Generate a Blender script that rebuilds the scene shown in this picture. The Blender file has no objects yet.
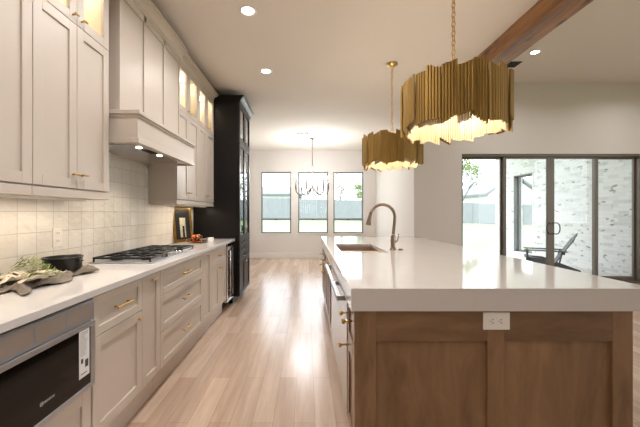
import bpy, bmesh, math, random
from mathutils import Vector, Matrix, noise
sc = bpy.context.scene
C = sc.collection
PI = math.pi

# ---------------------------------------------------------------- camera, world, exposure
cam_d = bpy.data.cameras.new('camera')
cam = bpy.data.objects.new('camera', cam_d)
C.objects.link(cam)
cam.location = (0, 0, 1.29)
cam.rotation_euler = (PI/2, 0, 0)
cam_d.sensor_width = 36.0
cam_d.lens = 18.0
cam_d.shift_x = 13.0/640
cam_d.shift_y = -1.0/640
cam_d.clip_start = 0.05
cam_d.clip_end = 300
sc.camera = cam

world = bpy.data.worlds.new('overcast_sky')
sc.world = world
world.use_nodes = True
wn = world.node_tree
for n in list(wn.nodes): wn.nodes.remove(n)
wo = wn.nodes.new('ShaderNodeOutputWorld')
wb = wn.nodes.new('ShaderNodeBackground')
wtc = wn.nodes.new('ShaderNodeTexCoord')
wsep = wn.nodes.new('ShaderNodeSeparateXYZ')
wr = wn.nodes.new('ShaderNodeValToRGB')
wr.color_ramp.elements[0].position = 0.0
wr.color_ramp.elements[0].color = (0.50, 0.54, 0.58, 1)
wr.color_ramp.elements[1].position = 0.85
wr.color_ramp.elements[1].color = (0.93, 0.97, 1.0, 1)
wn.links.new(wtc.outputs['Generated'], wsep.inputs[0])
wn.links.new(wsep.outputs['Z'], wr.inputs[0])
wn.links.new(wr.outputs[0], wb.inputs['Color'])
wn.links.new(wb.outputs[0], wo.inputs['Surface'])
WORLD = 6.2
wb.inputs['Strength'].default_value = WORLD

sc.view_settings.view_transform = 'Standard'
sc.view_settings.look = 'None'
sc.view_settings.exposure = 0.14
sc.view_settings.gamma = 1.0
sc.view_settings.use_curve_mapping = False
sc.cycles.max_bounces = 8
sc.cycles.diffuse_bounces = 5
sc.cycles.glossy_bounces = 4
sc.cycles.transparent_max_bounces = 12
sc.cycles.sample_clamp_indirect = 6.0
sc.cycles.caustics_reflective = False
sc.cycles.caustics_refractive = False

DOWN_W = 12.0      # recessed downlight
PEND_W = 9.0 
CHAND_W = 13.0    # each chandelier candle
     # pendant interior

# ---------------------------------------------------------------- materials
def lin(c):
    return tuple((v/255/12.92 if v/255 <= .04045 else ((v/255+.055)/1.055)**2.4) for v in c)
def newmat(name):
    m = bpy.data.materials.new(name)
    m.use_nodes = True
    nt = m.node_tree
    return m, nt, nt.nodes['Principled BSDF'], nt.nodes['Material Output']
def N(nt, t, **kw):
    n = nt.nodes.new(t)
    for k, v in kw.items():
        if k in n.inputs: n.inputs[k].default_value = v
        else: setattr(n, k, v)
    return n
def objco(nt, scale=(1, 1, 1), rot=(0, 0, 0), world=False):
    if world:
        tc = N(nt, 'ShaderNodeNewGeometry'); o = tc.outputs['Position']
    else:
        tc = N(nt, 'ShaderNodeTexCoord'); o = tc.outputs['Object']
    mp = N(nt, 'ShaderNodeMapping')
    mp.inputs['Scale'].default_value = scale
    mp.inputs['Rotation'].default_value = rot
    nt.links.new(o, mp.inputs['Vector'])
    return mp.outputs[0]
def plain(name, rgb, rough=.5, metal=0, var=.04, nscale=6, bump=0.0, coat=0, spec=.5, aniso=None):
    m, nt, b, o = newmat(name)
    c = lin(rgb)
    v = objco(nt, aniso or (1, 1, 1))
    nz = N(nt, 'ShaderNodeTexNoise', Scale=nscale, Detail=4.0)
    nt.links.new(v, nz.inputs['Vector'])
    r = N(nt, 'ShaderNodeValToRGB')
    r.color_ramp.elements[0].position = .3; r.color_ramp.elements[1].position = .7
    r.color_ramp.elements[0].color = (*[x*(1-var) for x in c], 1)
    r.color_ramp.elements[1].color = (*[min(1, x*(1+var)) for x in c], 1)
    nt.links.new(nz.outputs['Fac'], r.inputs[0])
    nt.links.new(r.outputs[0], b.inputs['Base Color'])
    b.inputs['Roughness'].default_value = rough
    b.inputs['Metallic'].default_value = metal
    b.inputs['Coat Weight'].default_value = coat
    b.inputs['Specular IOR Level'].default_value = spec
    if bump:
        bp = N(nt, 'ShaderNodeBump', Strength=bump, Distance=.01)
        nt.links.new(nz.outputs['Fac'], bp.inputs['Height'])
        nt.links.new(bp.outputs[0], b.inputs['Normal'])
    return m
def emis(name, rgb, s):
    m, nt, b, o = newmat(name)
    b.inputs['Base Color'].default_value = (*rgb, 1)
    b.inputs['Emission Color'].default_value = (*rgb, 1)
    b.inputs['Emission Strength'].default_value = s
    return m
def glass_mat(name, tint=(1, 1, 1), refl=1.0, rough=0.0):
    m, nt, b, o = newmat(name)
    nt.nodes.remove(b)
    t = N(nt, 'ShaderNodeBsdfTransparent'); t.inputs[0].default_value = (*tint, 1)
    g = N(nt, 'ShaderNodeBsdfGlossy', Roughness=rough)
    f = N(nt, 'ShaderNodeLayerWeight', Blend=.5)
    pw_ = N(nt, 'ShaderNodeMath', operation='POWER'); pw_.inputs[1].default_value = 5
    mu = N(nt, 'ShaderNodeMath', operation='MULTIPLY_ADD'); mu.inputs[1].default_value = .96*refl; mu.inputs[2].default_value = .025*refl
    mx = N(nt, 'ShaderNodeMixShader')
    nt.links.new(f.outputs['Facing'], pw_.inputs[0]); nt.links.new(pw_.outputs[0], mu.inputs[0]); nt.links.new(mu.outputs[0], mx.inputs[0])
    nt.links.new(t.outputs[0], mx.inputs[1]); nt.links.new(g.outputs[0], mx.inputs[2])
    nt.links.new(mx.outputs[0], o.inputs['Surface'])
    return m
def wood(name, dark, light, rough=.4, scale=(14, 14, 1.2), knots=0, world=False, coat=0, blotch=.35):
    m, nt, b, o = newmat(name)
    v = objco(nt, scale, world=world)
    n1 = N(nt, 'ShaderNodeTexNoise', Scale=2.2, Detail=8.0, Roughness=.62, Distortion=.6)
    nt.links.new(v, n1.inputs['Vector'])
    v2 = objco(nt, tuple(.25*s for s in scale), world=world)
    n2 = N(nt, 'ShaderNodeTexNoise', Scale=1.6, Detail=3.0)
    nt.links.new(v2, n2.inputs['Vector'])
    mx = N(nt, 'ShaderNodeMath', operation='MULTIPLY_ADD')
    mx.inputs[1].default_value = blotch
    nt.links.new(n2.outputs['Fac'], mx.inputs[0])
    mm = N(nt, 'ShaderNodeMath', operation='MULTIPLY'); mm.inputs[1].default_value = 1-blotch
    nt.links.new(n1.outputs['Fac'], mm.inputs[0]); nt.links.new(mm.outputs[0], mx.inputs[2])
    r = N(nt, 'ShaderNodeValToRGB')
    r.color_ramp.elements[0].position = .34; r.color_ramp.elements[1].position = .66
    r.color_ramp.elements[0].color = (*lin(dark), 1); r.color_ramp.elements[1].color = (*lin(light), 1)
    nt.links.new(mx.outputs[0], r.inputs[0])
    out = r.outputs[0]
    if knots:
        vk = objco(nt, (5.0, 2.6, 5.0), world=world)
        vo = N(nt, 'ShaderNodeTexVoronoi', Scale=1.5)
        nt.links.new(vk, vo.inputs['Vector'])
        rk = N(nt, 'ShaderNodeValToRGB')
        rk.color_ramp.elements[0].position = .1; rk.color_ramp.elements[0].color = (1, 1, 1, 1)
        rk.color_ramp.elements[1].position = .3; rk.color_ramp.elements[1].color = (0, 0, 0, 1)
        nt.links.new(vo.outputs['Distance'], rk.inputs[0])
        mk = N(nt, 'ShaderNodeMixRGB'); mk.inputs['Color2'].default_value = (*[x*.35 for x in lin(dark)], 1)
        nt.links.new(rk.outputs[0], mk.inputs[0]); nt.links.new(out, mk.inputs['Color1'])
        out = mk.outputs[0]
    nt.links.new(out, b.inputs['Base Color'])
    b.inputs['Roughness'].default_value = rough
    b.inputs['Coat Weight'].default_value = coat
    bp = N(nt, 'ShaderNodeBump', Strength=.12, Distance=.004)
    nt.links.new(n1.outputs['Fac'], bp.inputs['Height']); nt.links.new(bp.outputs[0], b.inputs['Normal'])
    return m
def brickmat(name, axes, c1, c2, cm, bw, bh, mortar, offset, rough, bumps=.3, off=(0, 0), wob=0, patches=None, grain=None, bias=0.0):
    """axes: which world axes run along and across the courses"""
    m, nt, b, o = newmat(name)
    g = N(nt, 'ShaderNodeNewGeometry')
    s = N(nt, 'ShaderNodeSeparateXYZ'); nt.links.new(g.outputs['Position'], s.inputs[0])
    cb = N(nt, 'ShaderNodeCombineXYZ')
    for i, a in enumerate(axes):
        ad = N(nt, 'ShaderNodeMath', operation='ADD'); ad.inputs[1].default_value = off[i]
        nt.links.new(s.outputs[a], ad.inputs[0]); nt.links.new(ad.outputs[0], cb.inputs[i])
    br = N(nt, 'ShaderNodeTexBrick')
    br.offset = offset; br.squash = 1.0
    br.inputs['Color1'].default_value = (*lin(c1), 1); br.inputs['Color2'].default_value = (*lin(c2), 1)
    br.inputs['Mortar'].default_value = (*lin(cm), 1)
    br.inputs['Scale'].default_value = 1.0
    br.inputs['Brick Width'].default_value = bw; br.inputs['Row Height'].default_value = bh
    br.inputs['Mortar Size'].default_value = mortar; br.inputs['Mortar Smooth'].default_value = .2
    br.inputs['Bias'].default_value = bias
    nt.links.new(cb.outputs[0], br.inputs['Vector'])
    out = br.outputs['Color']
    h = br.outputs['Fac']
    if grain:
        v = objco(nt, grain, world=True)
        nz = N(nt, 'ShaderNodeTexNoise', Scale=2.0, Detail=7.0, Roughness=.6, Distortion=.5)
        nt.links.new(v, nz.inputs['Vector'])
        rr = N(nt, 'ShaderNodeValToRGB')
        rr.color_ramp.elements[0].position = .3; rr.color_ramp.elements[0].color = (.80, .78, .76, 1)
        rr.color_ramp.elements[1].position = .7; rr.color_ramp.elements[1].color = (1.08, 1.08, 1.08, 1)
        nt.links.new(nz.outputs['Fac'], rr.inputs[0])
        ml = N(nt, 'ShaderNodeMixRGB', blend_type='MULTIPLY'); ml.inputs[0].default_value = 1
        nt.links.new(out, ml.inputs[1]); nt.links.new(rr.outputs[0], ml.inputs[2]); out = ml.outputs[0]
    if patches:
        v = objco(nt, patches[1], world=True)
        nz2 = N(nt, 'ShaderNodeTexNoise', Scale=1.0, Detail=3.0)
        nt.links.new(v, nz2.inputs['Vector'])
        rr = N(nt, 'ShaderNodeValToRGB')
        rr.color_ramp.elements[0].position = patches[2]; rr.color_ramp.elements[0].color = (0, 0, 0, 1)
        rr.color_ramp.elements[1].position = patches[3]; rr.color_ramp.elements[1].color = (1, 1, 1, 1)
        nt.links.new(nz2.outputs['Fac'], rr.inputs[0])
        ml = N(nt, 'ShaderNodeMixRGB'); ml.inputs['Color2'].default_value = (*lin(patches[0]), 1)
        nt.links.new(rr.outputs[0], ml.inputs[0]); nt.links.new(out, ml.inputs['Color1']); out = ml.outputs[0]
    nt.links.new(out, b.inputs['Base Color'])
    b.inputs['Roughness'].default_value = rough
    bp = N(nt, 'ShaderNodeBump', Strength=bumps, Distance=.003); bp.invert = True
    nt.links.new(h, bp.inputs['Height'])
    last = bp
    if wob:
        nv = N(nt, 'ShaderNodeTexNoise', Scale=16.0, Detail=2.0)
        nt.links.new(cb.outputs[0], nv.inputs['Vector'])
        b2 = N(nt, 'ShaderNodeBump', Strength=wob, Distance=.012)
        nt.links.new(nv.outputs['Fac'], b2.inputs['Height']); nt.links.new(bp.outputs[0], b2.inputs['Normal'])
        last = b2
    nt.links.new(last.outputs[0], b.inputs['Normal'])
    return m

M = {}
M['wall'] = plain('wall_paint', (217, 212, 206), .7, bump=.02, nscale=40, var=.01)
M['ceil'] = plain('ceiling_paint', (226, 219, 212), .85, bump=.02, nscale=60, var=.01)
M['trim'] = plain('trim_paint', (230, 226, 221), .45, var=.01)
M['cab'] = plain('greige_cabinet_paint', (203, 192, 180), .38, var=.012, nscale=3)
M['cab_in'] = plain('cream_cabinet_interior', (228, 218, 196), .55, var=.01)
M['black'] = plain('black_cabinet_paint', (14, 11, 10), .42, var=.1, spec=.28)
M['toe'] = plain('toe_kick_board', (150, 140, 132), .55, var=.03)
M['quartz'] = plain('white_quartz', (210, 206, 203), .07, var=.012, nscale=14)
M['steel'] = plain('brushed_steel', (190, 195, 202), .36, 1.0, var=.05, nscale=8, aniso=(1, 1, 30))
M['steel_light'] = plain('satin_steel', (205, 203, 202), .24, 1.0, var=.03, nscale=8)
M['nickel'] = plain('brushed_nickel', (158, 140, 124), .27, 1.0, var=.04)
M['old_nickel'] = plain('aged_nickel', (118, 108, 96), .5, .5, var=.05)
M['basin'] = plain('sink_steel', (212, 190, 172), .3, .9, var=.03)
M['darkmetal'] = plain('dark_metal', (48, 46, 46), .35, .8, var=.05)
M['brass'] = plain('satin_brass', (216, 182, 118), .28, 1.0, var=.05)
M['gold'] = plain('antique_gold_rods', (162, 130, 70), .48, .7, var=.15, nscale=5, aniso=(3, 3, .6))
M['iron'] = plain('cast_iron', (26, 25, 26), .38, .3, var=.15, nscale=60, bump=.1)
M['blackglass'] = plain('black_glass', (8, 8, 8), .06, var=.1, spec=.35)
M['glass'] = glass_mat('clear_glass')
M['dark_glass'] = glass_mat('smoked_glass', (.35, .37, .38), 1.6)
M['winframe'] = plain('grey_window_frame', (118, 118, 120), .4, var=.03)
M['bronze'] = plain('taupe_door_frame', (112, 103, 93), .4, .2, var=.03)
M['floor'] = brickmat('oak_planks', (1, 0), (203, 180, 161), (176, 150, 130), (138, 112, 94), 1.45, .13, .0012, .37, .22,
                      bumps=.25, off=(3.3, 5.02), grain=(11, .9, 11))
M['tile'] = brickmat('glossy_square_tile', (1, 2), (232, 227, 219), (221, 214, 205), (204, 195, 185), .127, .125, .0022, 0, .1,
                     bumps=.6, off=(.0, -.92), wob=.6)
M['brick_x'] = brickmat('whitewashed_brick', (1, 2), (218, 218, 218), (150, 149, 148), (210, 210, 210), .23, .078, .008, .5, .85, bias=-.6,
                        bumps=.8, patches=((130, 129, 128), (5, 5, 11), .60, .70))
M['lawn'] = plain('lawn_grass', (120, 140, 104), .9, var=.22, nscale=1.6, bump=.4)
M['concrete'] = plain('patio_concrete', (196, 194, 190), .8, var=.05, nscale=3)
M['fence'] = plain('grey_fence_boards', (128, 132, 136), .8, var=.12, nscale=3, aniso=(6, 6, .6))
M['isl_v'] = wood('stained_maple_upright', (106, 79, 54), (156, 122, 88), .42, (6, 6, 1.5), blotch=.5)
M['isl_h'] = wood('stained_maple_crosswise', (96, 71, 49), (144, 112, 80), .42, (1.5, 6, 7), blotch=.5)
M['isl_y'] = wood('stained_maple_side', (104, 76, 54), (137, 104, 78), .3, (9, 9, 1.1), coat=.3)
M['beam'] = wood('rustic_beam_wood', (76, 46, 24), (172, 122, 74), .36, (9, .8, 9), knots=1, world=True)
M['champagne'] = plain('champagne_inner_rods', (226, 208, 176), .45, .3, var=.05)
M['mirrorgold'] = plain('gilt_frame', (140, 108, 52), .38, .8, var=.25, nscale=25, bump=.3)
M['white_plastic'] = plain('white_plastic', (236, 233, 228), .35, var=.01)
M['tile_plate'] = plain('warm_white_plate', (230, 225, 218), .35, var=.01)
M['slot'] = plain('dark_slot', (70, 64, 60), .6)
M['paper'] = plain('white_paper', (228, 228, 226), .7, var=.02)
M['ink'] = plain('printed_ink', (70, 70, 72), .7)
M['logo'] = plain('grey_printed_logo', (190, 186, 182), .5)
M['linen'] = plain('taupe_linen', (118, 108, 96), .9, var=.16, nscale=18, bump=.3)
M['cream_linen'] = plain('cream_linen', (188, 176, 156), .9, var=.12, nscale=18, bump=.3)
M['herb'] = plain('herb_green', (120, 132, 72), .7, var=.25, nscale=30)
M['copper'] = plain('copper', (168, 104, 70), .25, 1.0, var=.08)
M['bark'] = plain('grey_bark', (104, 98, 90), .9, var=.15, nscale=10)
M['leaf'] = plain('pale_spring_leaf', (136, 150, 108), .8, var=.2, nscale=5)
M['roof'] = plain('grey_shingle_roof', (112, 115, 122), .9, var=.1, nscale=5)
M['siding'] = plain('pale_house_wall', (214, 214, 216), .85, var=.03)
M['chair'] = plain('charcoal_painted_slats', (78, 83, 90), .6, var=.08)
M['lens_on'] = emis('lit_downlight_lens', (1.0, .9, .76), 14)
M['bulb'] = emis('lit_warm_bulb', (1.0, .85, .62), 14)
M['bulb_w'] = emis('lit_white_bulb', (1.0, .92, .8), 6)
M['art_dark'] = plain('black_picture_mat', (26, 22, 20), .35, var=.1)
M['art_pale'] = plain('pale_picture_print', (196, 192, 170), .5, var=.3, nscale=20)

# ---------------------------------------------------------------- mesh helpers
ORG = {}
class MB:
    def __init__(s): s.bm = bmesh.new()
    def box(s, x0, x1, y0, y1, z0, z1, mtx=None):
        vs = [s.bm.verts.new((x, y, z)) for x in (x0, x1) for y in (y0, y1) for z in (z0, z1)]
        for f in ((0, 1, 3, 2), (4, 6, 7, 5), (0, 4, 5, 1), (2, 3, 7, 6), (0, 2, 6, 4), (1, 5, 7, 3)):
            s.bm.faces.new([vs[i] for i in f])
        if mtx is not None:
            for v in vs: v.co = mtx @ v.co
        return s
    def poly_prism(s, pts, axis, a0, a1):
        """pts 2D in the two other axes (cyclic order), extruded along axis"""
        def P(p, a):
            l = list(p); l.insert(axis, a); return tuple(l)
        A = [s.bm.verts.new(P(p, a0)) for p in pts]; B = [s.bm.verts.new(P(p, a1)) for p in pts]
        n = len(pts)
        s.bm.faces.new(A); s.bm.faces.new(B[::-1])
        for i in range(n): s.bm.faces.new((A[i], B[i], B[(i+1) % n], A[(i+1) % n]))
        return s
    def tube(s, pts, r, n=10, caps=True, squash=1.0):
        pts = [Vector(p) for p in pts]
        rs = r if isinstance(r, (list, tuple)) else [r]*len(pts)
        up = None; rings = []
        for i, p in enumerate(pts):
            if i == 0: t = pts[1]-p
            elif i == len(pts)-1: t = p-pts[i-1]
            else: t = (pts[i+1]-p).normalized()+(p-pts[i-1]).normalized()
            t.normalize()
            if up is None:
                up = Vector((0, 0, 1)) if abs(t.z) < .9 else Vector((1, 0, 0))
            u = (up - t*up.dot(t)).normalized(); w = t.cross(u); up = u
            rings.append([s.bm.verts.new(p + (u*math.cos(2*PI*k/n)*squash + w*math.sin(2*PI*k/n))*rs[i]) for k in range(n)])
        for a, b in zip(rings, rings[1:]):
            for k in range(n):
                f = s.bm.faces.new((a[k], a[(k+1) % n], b[(k+1) % n], b[k])); f.smooth = n > 6
        if caps:
            s.bm.faces.new(rings[0][::-1]); s.bm.faces.new(rings[-1])
        return s
    def lathe(s, prof, c, n=32, closed=False):
        """prof: (r, z) list; c centre"""
        rings = []
        for r, z in prof:
            if r < 1e-5: rings.append([s.bm.verts.new((c[0], c[1], c[2]+z))])
            else: rings.append([s.bm.verts.new((c[0]+r*math.cos(2*PI*k/n), c[1]+r*math.sin(2*PI*k/n), c[2]+z)) for k in range(n)])
        prs = list(zip(rings, rings[1:]))
        if closed: prs.append((rings[-1], rings[0]))
        for a, b in prs:
            for k in range(n):
                q = (k+1) % n
                if len(a) == 1 and len(b) == 1: continue
                if len(a) == 1: f = s.bm.faces.new((a[0], b[q], b[k]))
                elif len(b) == 1: f = s.bm.faces.new((a[k], a[q], b[0]))
                else: f = s.bm.faces.new((a[k], a[q], b[q], b[k]))
                f.smooth = True
        return s
    def quad(s, *p):
        s.bm.faces.new([s.bm.verts.new(q) for q in p]); return s
    def xform(s, mtx):
        bmesh.ops.transform(s.bm, matrix=mtx, verts=s.bm.verts[:]); return s
    def build(s, name, mat, parent=None, bevel=0, origin=None, seg=2):
        bmesh.ops.recalc_face_normals(s.bm, faces=s.bm.faces[:])
        me = bpy.data.meshes.new(name)
        o = bpy.data.objects.new(name, me); C.objects.link(o)
        if parent is not None:
            og = ORG[parent.name]; ORG[o.name] = og
            o.parent = parent
            if not og[1]: bmesh.ops.translate(s.bm, vec=-Vector(og[0]), verts=s.bm.verts[:])
        else:
            og = Vector(origin) if origin is not None else Vector((0, 0, 0))
            ORG[o.name] = (og, False)
            bmesh.ops.translate(s.bm, vec=-og, verts=s.bm.verts[:])
            o.location = og
        s.bm.to_mesh(me); s.bm.free()
        me.materials.append(mat if not isinstance(mat, str) else M[mat])
        if bevel:
            md = o.modifiers.new('bevel', 'BEVEL'); md.width = bevel; md.segments = seg; md.limit_method = 'ANGLE'
            md.angle_limit = math.radians(40)
        return o
def tag(o, label=None, cat=None, group=None, kind=None):
    if label: o['label'] = label
    if cat: o['category'] = cat
    if group: o['group'] = group
    if kind: o['kind'] = kind
    return o
def thing(name, loc, label, cat, group=None, rz=0, local=False):
    """local=True: children are modelled about the origin"""
    o = bpy.data.objects.new(name, None); C.objects.link(o)
    o.location = loc; o.rotation_euler = (0, 0, rz); o.empty_display_size = .1
    ORG[o.name] = (Vector(loc), local)
    return tag(o, label, cat, group)
def dup(o, parent=None):
    c = o.copy(); C.objects.link(c)
    if parent is not None: c.parent = parent
    for ch in list(o.children): dup(ch, c)
    return c
def struct(name, mb, mat, **kw):
    return tag(mb.build(name, mat, **kw), kind='structure')
def label(o, l): o['label'] = l; return o

# ---------------------------------------------------------------- room shell
XL, XK, XR = -1.62, 1.95, 7.5       # left wall, nook side wall, living room right wall
YB, YS, YF = -3.6, 5.83, 9.07       # back wall, slider wall, far wall
ZC, ZL = 3.05, 3.66
struct('floor', MB().box(XL-.15, XR+.15, YB-.15, YS+.15, -.06, 0).box(XL-.15, XK+.15, YS+.15, YF+.15, -.06, 0), 'floor')
struct('ceiling', MB().box(XL-.15, 2.14, YB-.15, YS+.15, ZC, ZC+.12).box(XL-.15, XK+.15, YS+.15, YF+.15, ZC, ZC+.12), 'ceil')
struct('ceiling_living', MB().box(2.14, XR+.15, YB-.15, YS+.15, ZL, ZL+.12), 'ceil')
struct('trim_header', MB().box(2.04, 2.14, YB, YS, ZC+.12, ZL+.1), 'ceil')
struct('wall_left', MB().box(XL-.15, XL, YB-.15, YF+.15, 0, ZC), 'wall')
# far wall with three openings
W = [(-1.30, -.45), (-.25, .60), (.75, 1.60)]
WZ = (.70, 2.44)
mb = MB()
xs = [XL] + [v for w in W for v in w] + [XK]
for i in range(0, len(xs), 2): mb.box(xs[i], xs[i+1], YF, YF+.15, 0, ZC)
for a, b in W:
    mb.box(a, b, YF, YF+.15, 0, WZ[0]); mb.box(a, b, YF, YF+.15, WZ[1], ZC)
struct('wall_far', mb, 'wall')
struct('wall_nook', MB().box(XK, XK+.15, YS, YF+.15, 0, ZC), 'wall')
SX0, SX1, SZ = 2.82, 6.12, 2.36
struct('wall_slider', MB().box(XK+.15, SX0, YS, YS+.15, 0, ZL).box(SX1, XR+.15, YS, YS+.15, 0, ZL)
       .box(SX0, SX1, YS, YS+.15, SZ, ZL), 'wall')
# right and back walls of the living area; right openings unseen, added for daylight
mb = MB().box(XR, XR+.15, YB-.15, -2.4, 0, ZL).box(XR, XR+.15, -.2, 1.0, 0, ZL).box(XR, XR+.15, 3.2, YS, 0, ZL)
for a, b in ((-2.4, -.2), (1.0, 3.2)): mb.box(XR, XR+.15, a, b, 0, .5).box(XR, XR+.15, a, b, 3.0, ZL)
struct('wall_right', mb, 'wall')
mb = MB().box(XL, 2.14, YB-.15, YB, 0, ZC).box(2.14, XR, YB-.15, YB, 0, ZL)
struct('wall_back', mb, 'wall')
struct('baseboard_far', MB().box(XL, XK, YF-.016, YF, 0, .15), 'trim', bevel=.004)
struct('baseboard_left', MB().box(XL, XL+.016, 5.34, YF-.016, 0, .15), 'trim', bevel=.004)
struct('baseboard_nook', MB().box(XK-.016, XK, YS-.016, YF-.016, 0, .15), 'trim', bevel=.004)
struct('baseboard_slider', MB().box(XK, SX0-.03, YS-.016, YS, 0, .15).box(SX1+.03, XR, YS-.016, YS, 0, .15), 'trim', bevel=.004)
# drywall reveal line round the sliding door
# windows
for i, (a, b) in enumerate(W):
    f = .035
    y0, y1 = YF+.035, YF+.09
    mb = MB().box(a, a+f, y0, y1, *WZ).box(b-f, b, y0, y1, *WZ).box(a+f, b-f, y0, y1, WZ[0], WZ[0]+f).box(a+f, b-f, y0, y1, WZ[1]-f, WZ[1])
    mb.box(a+f, b-f, y0, y1, 1.075, 1.125)
    w = struct('window_%d' % (i+1), mb, 'winframe', bevel=.003, origin=((a+b)/2, YF+.06, WZ[0]))
    MB().box(a+f, b-f, YF+.058, YF+.064, WZ[0]+f, 1.075).box(a+f, b-f, YF+.058, YF+.064, 1.125, WZ[1]-f).build('pane', 'glass', w)
    MB().box(a+.38, a+.46, YF+.03, YF+.035, 1.085, 1.105).build('window_latch', 'darkmetal', w)
    struct('window_%d_sill' % (i+1), MB().box(a-.02, b+.02, YF-.02, YF+.035, WZ[0]-.02, WZ[0]), 'trim', bevel=.003)

# multi panel sliding door
d = thing('door_1', ((SX0+SX1)/2, YS+.07, 0), None, None); tag(d, kind='structure')
MB().box(SX0, SX0+.025, YS+.01, YS+.14, 0, SZ).box(SX1-.05, SX1, YS+.01, YS+.14, 0, SZ).box(SX0+.025, SX1-.05, YS+.01, YS+.14, SZ-.045, SZ) \
    .box(SX0+.025, SX1-.05, YS+.01, YS+.14, .0, .03).build('door_frame', 'bronze', d, bevel=.003)
pe = [(2.845, 3.64, .04, .11, .03, .09), (3.55, 4.49, .05, .09, .08, .07), (4.43, 5.31, .08, .04, .07, .09), (5.24, 6.07, .03, .11, .10, .055)]
for i, (a, b, y0, y1, sl, sr) in enumerate([(2.845, 3.635, .085, .125, .025, .055), (3.60, 4.47, .035, .075, .055, .065),
                                            (4.47, 5.34, .035, .075, .065, .055), (5.30, 6.07, .085, .125, .06, .03)]):
    p = MB().box(a, a+sl, YS+y0, YS+y1, .03, SZ-.045).box(b-sr, b, YS+y0, YS+y1, .03, SZ-.045) \
        .box(a+sl, b-sr, YS+y0, YS+y1, .03, .11).box(a+sl, b-sr, YS+y0, YS+y1, SZ-.085, SZ-.045).build('door_panel', 'bronze', d, bevel=.003)
    MB().box(a+sl, b-sr, YS+y0+.017, YS+y0+.023, .11, SZ-.085).build('pane', 'glass', p)
    if i in (1, 2):
        x = b-.035 if i == 1 else a+.035
        sx = -1 if i == 1 else 1
        pts = [(x, YS+.036, .90), (x+sx*.01, YS-.02, .90)]
        for k in range(9):
            t = -PI/2 + PI*k/8
            pts.append((x+sx*(.03+.055*math.cos(t)), YS-.025, 1.0+.1*math.sin(t)))
        pts += [(x+sx*.01, YS-.02, 1.10), (x, YS+.036, 1.10)]
        MB().tube(pts, .009, 8).build('door_handle', 'darkmetal', p)

# ---------------------------------------------------------------- ceiling beam
bm_ = MB()
ys = [YB + (YS-YB)*i/40 for i in range(41)]
rnd = random.Random(4)
for y0, y1 in zip(ys, ys[1:]): pass
nrm = []
for y in ys:
    j = [rnd.uniform(-.004, .004) for _ in range(4)]
    nrm.append([bm_.bm.verts.new(p) for p in ((1.92+j[0], y, ZC-.001), (1.92+j[1], y, 2.87+j[1]), (2.14+j[2], y, 2.87+j[3]), (2.14+j[3], y, ZC-.001))])
for a, b in zip(nrm, nrm[1:]):
    for k in range(4): bm_.bm.faces.new((a[k], b[k], b[(k+1) % 4], a[(k+1) % 4]))
bm_.bm.faces.new(nrm[0][::-1]); bm_.bm.faces.new(nrm[-1])
tag(bm_.build('ceiling_beam', 'beam', bevel=.008), 'rustic knotty brown wooden beam running along the edge of the kitchen ceiling', 'beam')

# ---------------------------------------------------------------- outdoors
def gz(x, y):
    xx = max(-15, min(20, x))
    return -.14 + max(0, min(1.25, (y-11)/15))*(.86-.024*xx)
mb = MB()
gx = [-60, -30, -20] + [i*2.5 for i in range(-6, 15)] + [45, 70]
gy = [-30, -10, 0, 5, 8, 11, 12] + [14+i*2 for i in range(0, 12)] + [50, 90]
vs = {(i, j): mb.bm.verts.new((x, y, gz(x, y))) for i, x in enumerate(gx) for j, y in enumerate(gy)}
for i in range(len(gx)-1):
    for j in range(len(gy)-1):
        f = mb.bm.faces.new((vs[i, j], vs[i+1, j], vs[i+1, j+1], vs[i, j+1])); f.smooth = True
struct('ground_lawn', mb, 'lawn')
struct('patio_floor', MB().box(XK+.16, 6.9, YS+.16, 11.3, -.15, -.03), 'concrete', bevel=.01)
struct('patio_shade_roof', MB().box(XK+.16, 6.88, YS+.16, 11.4, 3.91, 4.05), 'trim')  # out-of-view roof, added to shade the brick wall
# brick side wall of the patio, with a glazed opening
BX = 6.6
WY0, WY1, WZ0, WZ1 = 9.38, 10.22, .06, 2.46
struct('wall_brick', MB().box(BX, BX+.28, YS+.16, WY0, -.03, 3.9).box(BX, BX+.28, WY1, 11.2, -.03, 3.9)
       .box(BX, BX+.28, WY0, WY1, -.03, WZ0).box(BX, BX+.28, WY0, WY1, WZ1, 3.9), 'brick_x')
f = .07
w = struct('window_4', MB().box(BX+.12, BX+.2, WY0, WY0+f, WZ0, WZ1).box(BX+.12, BX+.2, WY1-f, WY1, WZ0, WZ1)
           .box(BX+.12, BX+.2, WY0+f, WY1-f, WZ0, WZ0+f).box(BX+.12, BX+.2, WY0+f, WY1-f, WZ1-f, WZ1)
           .box(BX-.005, BX+.12, WY1-.03, WY1, WZ0, WZ1).box(BX-.005, BX+.12, WY0, WY1-.03, WZ1-.03, WZ1), 'winframe', bevel=.004,
           origin=(BX+.15, (WY0+WY1)/2, WZ0))
MB().box(BX+.155, BX+.161, WY0+f, WY1-f, WZ0+f, WZ1-f).build('pane', 'glass', w)

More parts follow.
